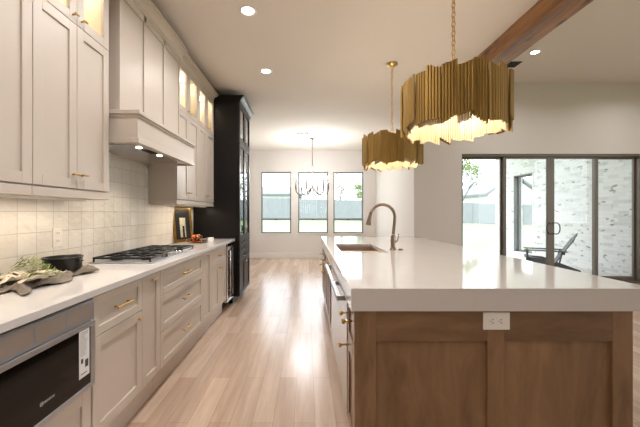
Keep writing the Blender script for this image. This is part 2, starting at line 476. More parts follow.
# fence
FY = 26
fr = thing('board_fence', (4, FY, gz(4, FY)), 'tall grey wooden board fence along the far edge of the lawn', 'fence')
for k in range(16):
    x0 = -14 + k*2.5; x1 = x0+2.44
    mb = MB()
    n = 16
    for i in range(n):
        xa = x0+(x1-x0)*i/n; z = gz(xa, FY)
        mb.box(xa, xa+.150, FY-.01, FY+.012, z-.05, z+1.66+.012*((i*7+k) % 3))
    for q in (.4, 1.3):
        z0, z1 = gz(x0, FY), gz(x1, FY)
        a = [mb.bm.verts.new(p) for p in ((x0, FY+.012, z0+q), (x1, FY+.012, z1+q), (x1, FY+.05, z1+q), (x0, FY+.05, z0+q),
                                          (x0, FY+.012, z0+q+.09), (x1, FY+.012, z1+q+.09), (x1, FY+.05, z1+q+.09), (x0, FY+.05, z0+q+.09))]
        for ff in ((0, 1, 2, 3), (4, 5, 6, 7), (0, 1, 5, 4), (1, 2, 6, 5), (2, 3, 7, 6), (3, 0, 4, 7)): mb.bm.faces.new([a[t] for t in ff])
    mb.build('fence_section', 'fence', fr)
    z = gz(x1, FY)
    MB().box(x1-.01, x1+.08, FY-.03, FY+.06, z-.1, z+1.74).build('fence_post', 'fence', fr)

# trees behind the fence
def tree(name, x, y, h, seed, lab, leafy, spread=.42):
    rn = random.Random(seed)
    z0 = gz(x, y)-.05
    t = thing(name, (x, y, z0), lab, 'tree', 'trees beyond the fence')
    tips = []
    wd = MB()
    def branch(p, dr, ln, r, lv):
        n = 4
        pts = [p]; q = p.copy(); dd = dr.copy()
        for i in range(n):
            dd = (dd+Vector((rn.uniform(-.16, .16), rn.uniform(-.16, .16), rn.uniform(-.02, .1)))).normalized()
            q = q+dd*ln/n; pts.append(q.copy())
        wd.tube(pts, [r*(1-.6*i/n) for i in range(n+1)], 5 if lv else 8)
        if lv >= 3:
            tips.extend(pts[1:]); return
        for k in range(3 if lv else 6):
            s = pts[rn.choice((2, 3, 4))] if lv else pts[1+k % 4]
            an = rn.uniform(0, 2*PI)
            nd = (dd*rn.uniform(.5, .9)+Vector((math.cos(an), math.sin(an), rn.uniform(.1, .5)))*rn.uniform(.5, .9)*(spread/.42)).normalized()
            branch(s.copy(), nd, ln*rn.uniform(.5, .68), r*.5, lv+1)
    branch(Vector((x, y, z0)), Vector((0, 0, 1)), h*.5, h*.014, 0)
    wd.build('trunk_and_branches', 'bark', t)
    lf = MB()
    for p in tips:
        for k in range(leafy):
            c = p+Vector([rn.gauss(0, .16) for _ in range(3)])
            a = Vector([rn.uniform(-1, 1) for _ in range(3)]).normalized()*.11
            b = a.cross(Vector([rn.uniform(-1, 1) for _ in range(3)])).normalized()*.07
            lf.quad(c-a, c-b, c+a, c+b)
    lf.build('foliage', 'leaf', t)
    return t
tree('tree', 13.3, 27.8, 8.6, 3, 'pale leafy tree behind the fence seen through the leftmost door pane', 7)
tree('tree', 3.0, 28.5, 5.8, 8, 'thin nearly bare young tree behind the fence in the right dining window', 1)
tree('tree', 6.2, 33, 4.4, 12, 'small bushy green tree beside the bare one in the right dining window', 5)

# houses
def house(x0, x1, y0, y1, ze, zr, lab, axis='x'):
    t = thing('neighbor_house', ((x0+x1)/2, (y0+y1)/2, .5), lab, 'house', 'houses beyond the fence')
    MB().box(x0, x1, y0, y1, 0.4, ze).build('house_walls', 'siding', t)
    o = .5
    if axis == 'x':
        ym = (y0+y1)/2
        MB().poly_prism([(y0-o, ze-.1), (y1+o, ze-.1), (y1+o, ze+.1), (ym, zr), (y0-o, ze+.1)], 0, x0-o, x1+o).build('roof', 'roof', t)
    else:
        xm = (x0+x1)/2
        mb = MB().poly_prism([(x0-o, ze-.1), (xm, zr-.25), (x1+o, ze-.1), (x1+o, ze+.15), (xm, zr), (x0-o, ze+.15)], 1, y0-o, y1+o)
        mb.build('roof', 'roof', t)
        MB().poly_prism([(x0, ze), (x1, ze), (xm, zr-.3)], 1, y0, y1).build('gable', 'siding', t)
    return t
house(-9, -1.2, 38, 46, 3.4, 4.6, 'pale house with a low grey roof beyond the fence in the left dining window')
house(21.5, 27.5, 38, 46, 3.4, 5.9, 'neighbouring gabled house with grey roof beyond the fence beside the patio brick', 'y')

# adirondack chair, side on, facing left
ch = thing('adirondack_chair', (5.42, 7.2, -.03), 'charcoal slatted adirondack chair on the patio by the white brick wall', 'chair', local=True)
def plank(name, p0, p1, w, t_, along='y'):
    """plank whose length runs p0->p1 in XZ, width w along Y centred at p[1]"""
    p0, p1 = Vector(p0), Vector(p1)
    d_ = (p1-p0); L = d_.length; u = d_.normalized(); v = Vector((0, 1, 0)); n_ = u.cross(v)
    mt = Matrix((u, v, n_)).transposed().to_4x4(); mt.translation = p0
    return MB().box(0, L, -w/2, w/2, -t_/2, t_/2, mt)
for s in (-.27, .27):
    plank('l', (-.40, s, .0), (-.40, s, .50), .09, .03).build('front_leg', 'chair', ch)
    mb = MB()
    mb.poly_prism([(-.42, .34), (-.42, .22), (.52, 0), (.62, 0), (.62, .04), (-.1, .33)], 1, s*0.88-.015, s*.88+.015)
    mb.build('side_rail', 'chair', ch)
    plank('l', (.16, s, .09), (.24, s, .52), .05, .03).build('rear_post', 'chair', ch)
    MB().box(-.47, .33, s-.06, s+.06, .51, .535).build('armrest', 'chair', ch, bevel=.006)
for i in range(6):
    x = -.42+i*.095; z = .345 - i*.024
    MB().box(-.04, .04, -.25, .25, -.01, .01, Matrix.Translation((x, 0, z)) @ Matrix.Rotation(math.radians(13), 4, 'Y')).build('seat_slat', 'chair', ch)
for i in range(5):
    yy = (i-2)*.098
    h = .86 - abs(i-2)**2*.035
    u = Vector((.5, 0, .866))
    plank('b', (.10, yy, .20), (.10+u.x*h, yy, .20+u.z*h), .088, .02).build('back_slat', 'chair', ch, bevel=.004)
MB().box(.26, .29, -.27, .27, .44, .50).build('back_brace', 'chair', ch)
MB().box(.42, .445, -.22, .22, .74, .80).build('back_brace', 'chair', ch)
ch.rotation_euler = (0, 0, math.radians(-33)); ch.scale = (.96, .92, .92)

# ---------------------------------------------------------------- cabinets
FX = -1.045          # face plane of base doors
TH = .02
def shaker_x(y0, y1, z0, z1, xf, fr=.06, th=TH, glass=False, rec=.009):
    """shaker door facing +X, face at xf"""
    mb = MB()
    mb.box(xf-th, xf, y0, y0+fr, z0, z1).box(xf-th, xf, y1-fr, y1, z0, z1)
    mb.box(xf-th, xf, y0+fr, y1-fr, z0, z0+fr).box(xf-th, xf, y0+fr, y1-fr, z1-fr, z1)
    if not glass: mb.box(xf-th, xf-rec, y0+fr, y1-fr, z0+fr, z1-fr)
    return mb
G = .002
def add_door(parent, name, y0, y1, z0, z1, xf=FX, mat='cab', fr=.06, glass=False, panemat='glass'):
    o = shaker_x(y0+G, y1-G, z0+G, z1-G, xf, fr, glass=glass).build(name, mat, parent, bevel=.0018)
    if glass:
        MB().box(xf-.013, xf-.009, y0+fr, y1-fr, z0+fr, z1-fr).build('pane', panemat, o)
    return o
def knob(parent, x, y, z, mat='brass', along='y', l=.05):
    mb = MB().tube([(x, y, z), (x+.026, y, z)], .005, 10)
    if along == 'y': mb.tube([(x+.026, y-l/2, z), (x+.026, y+l/2, z)], .0058, 10)
    else: mb.tube([(x+.026, y, z-l/2), (x+.026, y, z+l/2)], .0058, 10)
    return mb.build('knob', mat, parent)
def pull(parent, x, y, z, l=.15, mat='brass'):
    mb = MB()
    for s in (-1, 1): mb.tube([(x, y+s*l*.36, z), (x+.03, y+s*l*.36, z)], .005, 10)
    mb.tube([(x+.03, y-l/2, z), (x+.03, y+l/2, z)], .006, 10)
    return mb.build('pull_handle', mat, parent)
ZB, ZT = .165, .885
def base_cab(y0, y1, lab, name='base_cabinet', top=ZT):
    t = thing(name, (-1.33, (y0+y1)/2, 0), lab, 'cabinet', 'base cabinets along the left wall')
    MB().box(XL+.002, FX-TH-.001, y0+.001, y1-.001, ZB-.01, top).build('carcass', 'cab', t)
    MB().box(XL+.002, -1.10, y0+.001, y1-.001, 0.001, ZB-.011).build('toe_kick', 'cab', t)
    return t
GRP_PULL = None
b0 = base_cab(.93, 1.555, 'painted base cabinet holding the built in microwave, left end of the run', top=.455)
p = add_door(b0, 'drawer', .94, 1.55, ZB, .452)
pull(p, FX, 1.24, .40)
b1 = base_cab(1.555, 2.03, 'painted base cabinet with one drawer over one door, right beside the microwave')
p = add_door(b1, 'drawer', 1.56, 2.03, .672, ZT-.008, fr=.045); pull(p, FX, 1.80, .778, .16)
p = add_door(b1, 'door', 1.56, 2.03, ZB, .672); knob(p, FX, 1.985, .63, along='y')
b2 = base_cab(2.03, 2.28, 'narrow tall pull-out base cabinet left of the wide drawers')
p = add_door(b2, 'door', 2.03, 2.28, ZB, ZT-.008, fr=.055); knob(p, FX, 2.155, .84, along='y', l=.06)
b3 = base_cab(2.28, 3.21, 'wide base cabinet of three stacked drawers under the cooktop')
for z0, z1 in ((.69, ZT-.008), (.43, .69), (ZB, .43)):
    p = add_door(b3, 'drawer', 2.28, 3.21, z0, z1, fr=.05)
    pull(p, FX, 2.745, (z0+z1)/2+(.0 if z0 > .6 else .01), .18)
b4 = base_cab(3.21, 3.49, 'narrow tall pull-out base cabinet right of the wide drawers')
p = add_door(b4, 'door', 3.21, 3.49, ZB, ZT-.008, fr=.055); knob(p, FX, 3.35, .84, along='y', l=.06)
b5 = base_cab(3.49, 4.14, 'base cabinet with one drawer over two doors beside the beverage cooler')
p = add_door(b5, 'drawer', 3.49, 4.14, .69, ZT-.008, fr=.045); pull(p, FX, 3.815, .785, .16)
for a, b, k in ((3.49, 3.815, 3.78), (3.815, 4.14, 3.85)):
    p = add_door(b5, 'door', a, b, ZB, .69); knob(p, FX, k, .64, along='y')

# microwave drawer
mx = FX+.012
mw = thing('microwave_drawer', (-1.33, 1.245, .458), 'stainless steel built in microwave drawer with black glass front', 'microwave')
Y0, Y1 = .945, 1.552
MB().box(-1.58, FX-TH, Y0+.01, Y1-.01, .46, .872).build('housing', 'steel', mw)
MB().box(FX-TH, mx-.006, Y0, Y1, .46, .872).build('surround', 'steel', mw, bevel=.002)
c = MB().box(mx-.006, mx+.004, Y0+.004, Y1-.004, .782, .87).build('control_panel', 'steel', mw, bevel=.002)
for a in (1.05, 1.21, 1.37): MB().box(mx+.004, mx+.0048, a, a+.145, .795, .858).build('touch_strip', plain('steel_touch_strip', (196, 192, 188), .4, 1.0), c)
dr = thing  # alias kept short
dg = MB().box(mx-.006, mx+.010, Y0+.004, Y1-.004, .752, .776).box(mx-.006, mx+.010, Y0+.004, Y1-.004, .462, .486) \
    .box(mx-.006, mx+.010, Y0+.004, Y0+.04, .486, .752).box(mx-.006, mx+.010, Y1-.036, Y1-.004, .486, .752).build('door', 'steel', mw, bevel=.002)
MB().box(mx-.006, mx+.007, Y0+.04, Y1-.036, .486, .752).build('glass_front', 'blackglass', dg)
st = MB().box(mx+.007, mx+.0078, 1.44, 1.508, .535, .750).build('energy_sticker', 'paper', dg)
mb = MB()
rn = random.Random(2)
for k in range(13):
    z = .740-k*.0085
    mb.box(mx+.0078, mx+.0082, 1.448, 1.448+rn.uniform(.025, .05), z-.0018, z)
mb.box(mx+.0078, mx+.0082, 1.452, 1.466, .60, .622).box(mx+.0078, mx+.0082, 1.478, 1.500, .575, .61).box(mx+.0078, mx+.0082, 1.452, 1.490, .55, .554)
mb.build('sticker_print', 'ink', st)
# brand lettering, raised flat letters facing +X
cu = bpy.data.curves.new('brand_text', 'FONT'); cu.body = 'BOSCH'; cu.size = .0135; cu.extrude = .0003
tmp = bpy.data.objects.new('brand_text_tmp', cu); C.objects.link(tmp)
bpy.context.view_layer.update()
me = bpy.data.meshes.new_from_object(tmp.evaluated_get(bpy.context.evaluated_depsgraph_get()))
bpy.data.objects.remove(tmp)
mb = MB(); mb.bm.from_mesh(me)
mb.xform(Matrix(((0, 0, 1, mx+.0078), (1.15, 0, 0, 1.249), (0, 1, 0, .544), (0, 0, 0, 1))))
mb.build('brand_lettering', 'logo', dg)
mb = MB()
for r0, r1 in ((.0085, .0068),):
    for k in range(24):
        a, b = 2*PI*k/24, 2*PI*(k+1)/24
        mb.quad(*[(mx+.0079, 1.237+r*math.cos(t), .549+r*math.sin(t)) for r, t in ((r0, a), (r0, b), (r1, b), (r1, a))])
for s in (-1, 1): mb.box(mx+.0076, mx+.0081, 1.237+s*.004-.001, 1.237+s*.004+.001, .544, .554)
mb.box(mx+.0076, mx+.0081, 1.233, 1.241, .5483, .5497)
mb.build('brand_emblem', 'logo', dg)

# beverage cooler
bc = thing('beverage_cooler', (-1.33, 4.335, 0), 'slim steel framed beverage cooler with dark glass door beside the black cabinet', 'cooler')
MB().box(XL+.02, FX-.03, 4.147, 4.523, .11, .882).build('housing', 'darkmetal', bc)
MB().box(XL+.1, FX-.08, 4.155, 4.515, .001, .108).build('toe_grille', 'blackglass', bc)
p = MB().box(FX-.028, FX+.012, 4.15, 4.19, .115, .84).box(FX-.028, FX+.012, 4.48, 4.52, .115, .84).box(FX-.028, FX+.012, 4.19, 4.48, .115, .16) \
    .box(FX-.028, FX+.012, 4.19, 4.48, .79, .84).build('door', 'steel_light', bc, bevel=.002)
MB().box(FX-.02, FX, 4.19, 4.48, .16, .79).build('glass_front', 'blackglass', p)
pull_ = MB().tube([(FX+.012, 4.175, .72), (FX+.045, 4.175, .72)], .006, 8).tube([(FX+.012, 4.175, .28), (FX+.045, 4.175, .28)], .006, 8) \
    .tube([(FX+.045, 4.175, .2), (FX+.045, 4.175, .8)], .009, 10)
pull_.build('bar_handle', 'steel_light', p)
MB().box(FX-.028, FX+.004, 4.15, 4.52, .845, .88).build('top_vent', 'blackglass', bc)

# tall black cabinet
TX = -.955
tc = thing('tall_display_cabinet', (-1.29, 4.925, 0), 'tall black display cabinet with glass doors at the end of the counter', 'cabinet')
TY0, TY1 = 4.532, 5.325
MB().box(XL+.002, TX-.022, TY0, TY0+.02, .1, 2.85).box(XL+.002, TX-.022, TY1-.02, TY1, .1, 2.85).box(XL+.002, XL+.02, TY0+.02, TY1-.02, .1, 2.85) \
    .box(XL+.02, TX-.022, TY0+.02, TY1-.02, .1, .12).box(XL+.02, TX-.022, TY0+.02, TY1-.02, .90, .92).box(XL+.02, TX-.022, TY0+.02, TY1-.02, 2.29, 2.31) \
    .box(XL+.02, TX-.022, TY0+.02, TY1-.02, 2.83, 2.85).box(XL+.02, TX-.05, TY0+.02, TY1-.02, .6, .62).build('carcass', 'black', tc, bevel=.001)
MB().box(XL+.002, TX-.1, TY0+.005, TY1-.005, .001, .099).build('toe_kick', 'black', tc)
for z in (1.35, 1.8):
    MB().box(XL+.021, TX-.06, TY0+.021, TY1-.021, z, z+.012).build('glass_shelf', 'glass', tc)
ym = (TY0+TY1)/2
for a, b, s in ((TY0, ym, 1), (ym, TY1, -1)):
    kx = b-.03 if s == 1 else a+.03
    p = add_door(tc, 'door', a, b, .105, .60, TX, 'black'); knob(p, TX, kx, .55, 'steel_light', 'z', .03)
    for z0, z1 in ((.60, .70), (.70, .80), (.80, .90)):
        p = add_door(tc, 'drawer', a, b, z0, z1, TX, 'black', fr=.022); knob(p, TX, (a+b)/2, (z0+z1)/2, 'steel_light', l=.07)
    p = add_door(tc, 'glass_door', a, b, .90, 2.30, TX, 'black', glass=True); knob(p, TX, kx, 1.05, 'steel_light', 'z', .10)
    p = add_door(tc, 'glass_door', a, b, 2.30, 2.85, TX, 'black', glass=True); knob(p, TX, kx, 2.36, 'steel_light', 'z', .03)
def crown_y(xf, y0, y1, z0, z1, out=.06, ret=None):
    """crown profile along Y on a face at xf; profile rises outward"""
    P_ = [(XL+.003, z0), (xf, z0), (xf+.006, z0+.012), (xf+.006, z0+.03), (xf+out*.45, z0+(z1-z0)*.55), (xf+out*.8, z1-.028), (xf+out*.8, z1-.018), (xf+out, z1-.012), (xf+out, z1), (XL+.003, z1)]
    return MB().poly_prism(P_, 1, y0, y1)
crown_y(TX, TY0-.0, TY1+.05, 2.851, 2.955).build('crown', 'black', tc)

# countertop with notch for nothing (cooktop sits on it)
mb = MB().box(XL+.001, -1.018, .93, 4.528, .886, .92)
tag(mb.build('countertop', 'quartz', bevel=.003), 'long white quartz countertop running along the tiled left wall', 'countertop')

# backsplash
struct('trim_backsplash', MB().box(XL, XL+.0095, .93, 4.53, .9205, 1.378).box(XL, XL+.0095, 2.145, 3.248, 1.378, 1.74), 'tile')

# uppers
UX = -1.32
UZ0, UZ1, UZ2 = 1.425, 2.365, 2.86
def upper_cab(y0, y1, lab, lights=True):
    t = thing('wall_cabinet', (-1.47, (y0+y1)/2, UZ0), lab, 'cabinet', 'wall cabinets above the left counter')
    xb = UX-TH-.001
    w_ = XL+.0105
    ym = (y0+y1)/2
    MB().box(w_, xb, y0+.001, y1-.001, UZ0-.005, UZ1).box(w_, xb, y0+.001, y0+.02, UZ1, UZ2).box(w_, xb, y1-.02, y1-.001, UZ1, UZ2) \
        .box(w_, xb, y0+.02, y1-.02, UZ2-.02, UZ2).box(xb-.012, xb, ym-.015, ym+.015, UZ1, UZ2-.02).build('carcass', 'cab', t, bevel=.001)
    ins = MB().box(w_, w_+.004, y0+.02, y1-.02, UZ1, UZ2-.02).box(w_+.004, xb-.013, y0+.0205, y0+.022, UZ1, UZ2-.02).box(w_+.004, xb-.013, y1-.022, y1-.0205, UZ1, UZ2-.02) \
        .box(w_+.004, xb-.013, y0+.022, y1-.022, UZ1+.0005, UZ1+.002).build('lit_interior', 'cab_in', t)
    for q, (a, b) in enumerate(((y0, ym), (ym, y1))):
        s = 1 if q == 0 else -1
        k = b-.035 if q == 0 else a+.035
        p = add_door(t, 'door', a, b, UZ0, UZ1, UX, fr=.055); knob(p, UX, k, 1.505, along='y', l=.045)
        p = add_door(t, 'glass_door', a, b, UZ1, UZ2, UX, fr=.055, glass=True); knob(p, UX, k, 2.405, along='y', l=.03)
        pk = MB().lathe([(0, -.012), (.03, -.012), (.03, 0), (0, 0)], ((xb+w_)/2, (a+b)/2, UZ2-.021), 16).build('puck_light', 'lens_on', t)
        ld = bpy.data.lights.new('puck_light_lamp', 'POINT'); ld.energy = 1.5; ld.color = (1, .9, .72); ld.shadow_soft_size = .03
        lo = bpy.data.objects.new('puck_light_lamp', ld); C.objects.link(lo); lo.parent = t
        lo.location = Vector(((xb+w_)/2, (a+b)/2, UZ2-.06)) - Vector(t.location)
    MB().box(w_, UX-.003, y0+.001, y1-.001, UZ0-.045, UZ0-.006).box(w_, UX+.004, y0+.001, y1-.001, UZ0-.052, UZ0-.045) \
        .build('light_rail', 'cab', t, bevel=.003)
    MB().box(w_, UX, y0+.001, y1-.001, UZ2+.001, UZ2+.02).build('frieze', 'cab', t)
    crown_y(UX+.002, y0, y1, UZ2+.021, 2.952, .065).build('crown', 'cab', t)
    return t
def undercab(y0, y1):
    ld = bpy.data.lights.new('undercabinet_strip', 'AREA'); ld.shape = 'RECTANGLE'; ld.size = .03; ld.size_y = y1-y0; ld.energy = 2.8; ld.color = (1, .84, .64)
    t = thing('undercabinet_light', (-1.42, (y0+y1)/2, 1.36), 'slim warm light strip fixed under the %s wall cabinets' % ('nearest' if y0 < 2 else 'farther'), 'light', 'strip lights under the wall cabinets')
    MB().box(-1.44, -1.40, y0, y1, 1.362, 1.3725).build('housing', 'white_plastic', t)
    lo = bpy.data.objects.new('undercabinet_strip', ld); C.objects.link(lo); lo.parent = t; lo.location = (0, 0, -.002)
undercab(1.0, 2.05); undercab(3.33, 4.45)
upper_cab(.93, 1.54, 'wall cabinet cut by the left edge of the photo, glass doors on top')
upper_cab(1.54, 2.135, 'wall cabinet left of the range hood with two solid and two lit glass doors')
upper_cab(3.25, 3.89, 'wall cabinet directly right of the range hood')
upper_cab(3.89, 4.528, 'wall cabinet next to the tall black cabinet')

# hood
HY0, HY1 = 2.175, 3.248
hd = thing('range_hood', (-1.4, (HY0+HY1)/2, 1.74), 'painted wooden range hood with panelled chimney above the cooktop', 'range hood')
hx = -1.29
mb = MB().box(XL+.0105, hx-TH, HY0+.03, HY1, 1.95, 2.86)
yy0, yy1 = HY0+.03, HY1
n = 3
pw = (yy1-yy0)/n
mb.box(hx-TH, hx-.01, yy0, yy1, 1.95, 2.86)
for i in range(n+1):
    c_ = yy0+i*pw
    mb.box(hx-.01, hx, max(yy0, c_-.018), min(yy1, c_+.018), 1.95, 2.86)
mb.box(hx-.01, hx, yy0, yy1, 2.80, 2.86)
mb.build('chimney', 'cab', hd, bevel=.0015)
crown_y(hx+.002, HY0-.015, HY1+.04, 2.861, 2.952, .07).build('crown', 'cab', hd)
mxx = -1.15
# mantle: hollow box
x_ = XL+.0105
MB().box(mxx-.02, mxx, HY0, HY1, 1.80, 1.955).box(x_, mxx-.02, HY0, HY0+.02, 1.80, 1.955).box(x_, mxx-.02, HY1-.02, HY1, 1.80, 1.955) \
    .box(x_, mxx-.02, HY0+.02, HY1-.02, 1.94, 1.949).build('mantle', 'cab', hd, bevel=.002)
MB().box(x_, mxx+.02, HY0-.018, HY1+.0, 1.957, 1.985).box(x_, mxx+.010, HY0-.009, HY1+.0, 1.940, 1.957).build('mantle_ledge', 'cab', hd, bevel=.004)
MB().box(mxx-.03, mxx+.012, HY0-.012, HY1, 1.762, 1.80).box(x_, mxx-.03, HY0-.012, HY0+.02, 1.762, 1.80).box(x_, mxx-.03, HY1-.02, HY1, 1.762, 1.80) \
    .build('mantle_base', 'cab', hd, bevel=.003)
MB().box(x_, mxx-.031, HY0+.021, HY1-.021, 1.778, 1.786).build('soffit', 'cab', hd)
ins = MB().box(-1.52, -1.19, 2.27, 3.15, 1.770, 1.7775).build('vent_insert', 'steel_light', hd, bevel=.003)
mb = MB()
for k in range(10): mb.box(-1.27, -1.22, 2.455+k*.016, 2.463+k*.016, 1.766, 1.7695)
mb.build('vent_slots', 'darkmetal', ins)
for y in (2.37, 2.70):
    MB().lathe([(0, -.003), (.018, -.003), (.022, 0), (0, 0)], (-1.245, y, 1.7695), 20).build('hood_light', 'lens_on', ins)
    ld = bpy.data.lights.new('hood_spot', 'SPOT'); ld.energy = 9; ld.spot_size = 2.2; ld.spot_blend = .8; ld.color = (1, .84, .64); ld.shadow_soft_size = .03
    lo = bpy.data.objects.new('hood_spot', ld); C.objects.link(lo); lo.parent = hd; lo.location = Vector((-1.245, y, 1.755))-Vector(hd.location)

# outlet on tiles
ou = thing('wall_outlet', (XL+.01, 2.06, 1.13), 'white wall outlet on the tiles above the black pan', 'outlet')
MB().box(XL+.0098, XL+.016, 2.022, 2.098, 1.07, 1.19).build('cover_plate', 'tile_plate', ou, bevel=.002)
for z in (1.105, 1.155):
    r = MB().box(XL+.016, XL+.018, 2.043, 2.077, z-.016, z+.016).build('socket', 'tile_plate', ou, bevel=.003)
    MB().box(XL+.018, XL+.0184, 2.051, 2.054, z-.004, z+.008).box(XL+.018, XL+.0184, 2.066, 2.069, z-.004, z+.008).build('slot', 'slot', r)

# ---------------------------------------------------------------- cooktop
ct = thing('gas_cooktop', (-1.34, 2.75, .92), 'stainless gas cooktop with black cast iron grates in the left counter', 'cooktop')
cx0, cx1, cy0, cy1 = -1.565, -1.115, 2.30, 3.20
MB().box(cx0, cx1, cy0, cy1, .9205, .930).build('steel_tray', 'steel', ct, bevel=.004)
for i in range(3):
    a = cy0+.012+i*.294; b = a+.288
    mb = MB(); x0, x1 = cx0+.015, cx1-.06 if i == 1 else cx1-.015
    zt = .966
    t_ = .011
    for x in (x0, x1-t_): mb.box(x, x+t_, a, b, zt-.014, zt)
    for y in (a, b-t_): mb.box(x0, x1, y, y+t_, zt-.014, zt)
    for q in (2,):
        y = a+(b-a)*q/4; mb.box(x0, x1, y-.004, y+.004, zt-.012, zt)
    for q in range(1, 4):
        x = x0+(x1-x0)*q/4; mb.box(x-.004, x+.004, a, b, zt-.012, zt)
    for x in (x0, x1-t_):
        for y in (a, b-t_): mb.box(x, x+t_, y, y+t_, .9305, zt-.014)
    mb.build('grate', 'iron', ct, bevel=.002)
for x, y, r in ((-1.45, 2.45, .045), (-1.23, 2.45, .035), (-1.36, 2.75, .06), (-1.45, 3.05, .035), (-1.23, 3.05, .045)):
    MB().lathe([(0, 0), (r, 0), (r, .010), (r*.8, .013), (r*.8, .02), (0, .022)], (x, y, .9305), 20).build('burner', 'iron', ct)
for k in range(5):
    MB().lathe([(0, 0), (.017, 0), (.016, .02), (.0, .022)], (-1.143, 2.62+k*.065, .9305), 14).build('control_knob', 'steel_light', ct)

# ---------------------------------------------------------------- towel, pan, herbs
def cloth(name, cx, cy, a, b, rot, seed, mat, lab, hgt=.03, base=.921):
    mb = MB(); n = 64
    rs = random.Random(seed); off = Vector((rs.uniform(0, 9), rs.uniform(0, 9), 3))
    grid = {}
    for i in range(n+1):
        for j in range(n+1):
            u, v = i/n*2-1, j/n*2-1
            # rounded rectangle with wavy outline
            w1 = 1+.16*noise.noise(Vector((u*1.6, v*1.6, seed)))
            lx, ly = a*u*w1+.04*math.sin(v*7+seed)*abs(u), b*v*w1+.05*math.sin(u*6+seed*2)*abs(v)
            x = cx+lx*math.cos(rot)-ly*math.sin(rot); y = cy+lx*math.sin(rot)+ly*math.cos(rot)
            p = Vector((x*14, y*11, 0))+off
            f1 = abs(noise.noise(p))*2.0; f2 = abs(noise.noise(p*2.3+Vector((5, 1, 2))))
            edge = max(abs(u), abs(v))
            env = min(1, (1-edge)*5+.25)
            z = base+.003+hgt*env*(1-min(1, f1))*.8+hgt*.45*env*f2
            x += .02*noise.noise(p*1.3); y += .02*noise.noise(p*1.3+Vector((3, 3, 3)))
            grid[i, j] = mb.bm.verts.new((min(-1.06, max(XL+.025, x)), y, max(base+.0035, z)))
    for i in range(n):
        for j in range(n):
            f = mb.bm.faces.new((grid[i, j], grid[i+1, j], grid[i+1, j+1], grid[i, j+1])); f.smooth = True
    o = mb.build(name, mat, origin=(cx, cy, base))
    md = o.modifiers.new('thick', 'SOLIDIFY'); md.thickness = .0025; md.offset = -1
    tag(o, lab, 'towel')
    return o
cloth('linen_towel', -1.43, 1.76, .13, .31, .10, 3, 'linen', 'crumpled taupe linen towel lying under the black pan on the counter', .045)
cloth('linen_towel', -1.40, 1.60, .08, .10, .3, 7, 'cream_linen', 'small cream linen cloth bunched on top of the taupe towel', .03, .958)

pn = thing('cast_iron_pan', (-1.45, 1.90, .948), 'small black cast iron pan sitting on the taupe towel', 'pan')
R = .105
R = .098
MB().lathe([(0, 0), (R*.9, 0), (R*.95, .006), (R, .072), (R+.004, .076), (R+.003, .08), (R-.004, .08), (R-.008, .074), (R*.9, .01), (0, .008)], (-1.45, 1.90, .948), 40) \
    .build('pan_body', 'iron', pn)
MB().poly_prism([(-1.415, 1.990), (-1.425, 2.020), (-1.46, 2.020), (-1.475, 1.993)], 2, 1.018, 1.028).build('pour_lip', 'iron', pn)
MB().box(-1.353, -1.335, 1.885, 1.915, 1.0, 1.008).build('side_lug', 'iron', pn, bevel=.003)

def sprig(x, y, rz, seed, lab, z=.965, L=.14):
    rn = random.Random(seed)
    t = thing('herb_sprig', (x, y, z), lab, 'herb', 'green herb sprigs on the towel', rz=rz, local=True)
    st_ = MB(); lf = MB()
    for q in range(3):
        a = (q-1)*.28
        pts = [Vector((L*k/6*math.cos(a), L*k/6*math.sin(a), .012+.028*math.sin(k/6*PI)+.012*q)) for k in range(7)]
        st_.tube(pts, .0013, 5)
        for k in range(1, 7):
            for _ in range(5):
                p = pts[k]+Vector([rn.uniform(-.008, .008) for _ in range(3)])
                dd = Vector((rn.uniform(.3, 1), rn.uniform(-1, 1), rn.uniform(-.1, .9))).normalized()*rn.uniform(.018, .034)
                sd = dd.cross(Vector((rn.uniform(-1, 1), rn.uniform(-1, 1), 1))).normalized()*.0022
                lf.quad(p-sd, p+dd*.5-sd*1.5, p+dd, p+dd*.5+sd*1.5)
    st_.build('stem', 'herb', t); lf.build('leaves', 'herb', t)
sprig(-1.50, 1.62, 1.1, 1, 'feathery green herb sprig closest to the pan', .975)
sprig(-1.36, 1.52, .9, 2, 'feathery green herb sprig lying over the front edge of the towel', .955)
sprig(-1.545, 1.42, 1.3, 3, 'feathery green herb sprig at the left edge of the photo', .96, .14)

# ---------------------------------------------------------------- leaning frame, tray, cups
pf = thing('picture_frame', (-1.520, 3.96, .925), 'gilt framed dark picture leaning against the tiles at the end of the counter', 'picture frame', local=True)
w2, h2 = .145, .44
MB().box(-w2, w2, -.008, .008, 0, .035).box(-w2, w2, -.008, .008, h2-.035, h2).box(-w2, -w2+.035, -.008, .008, .035, h2-.035) \
    .box(w2-.035, w2, -.008, .008, .035, h2-.035).build('gilt_border', 'mirrorgold', pf, bevel=.006)
MB().box(-w2+.035, w2-.035, -.002, .004, .035, h2-.035).build('dark_mat', 'art_dark', pf)
MB().box(-.045, .04, -.0035, -.002, .06, .30).build('print', 'art_pale', pf)
MB().box(-.01, .02, -.0045, -.0035, .06, .2).build('print_figure', 'art_dark', pf)
pf.rotation_euler = (math.radians(-7), 0, math.radians(62))

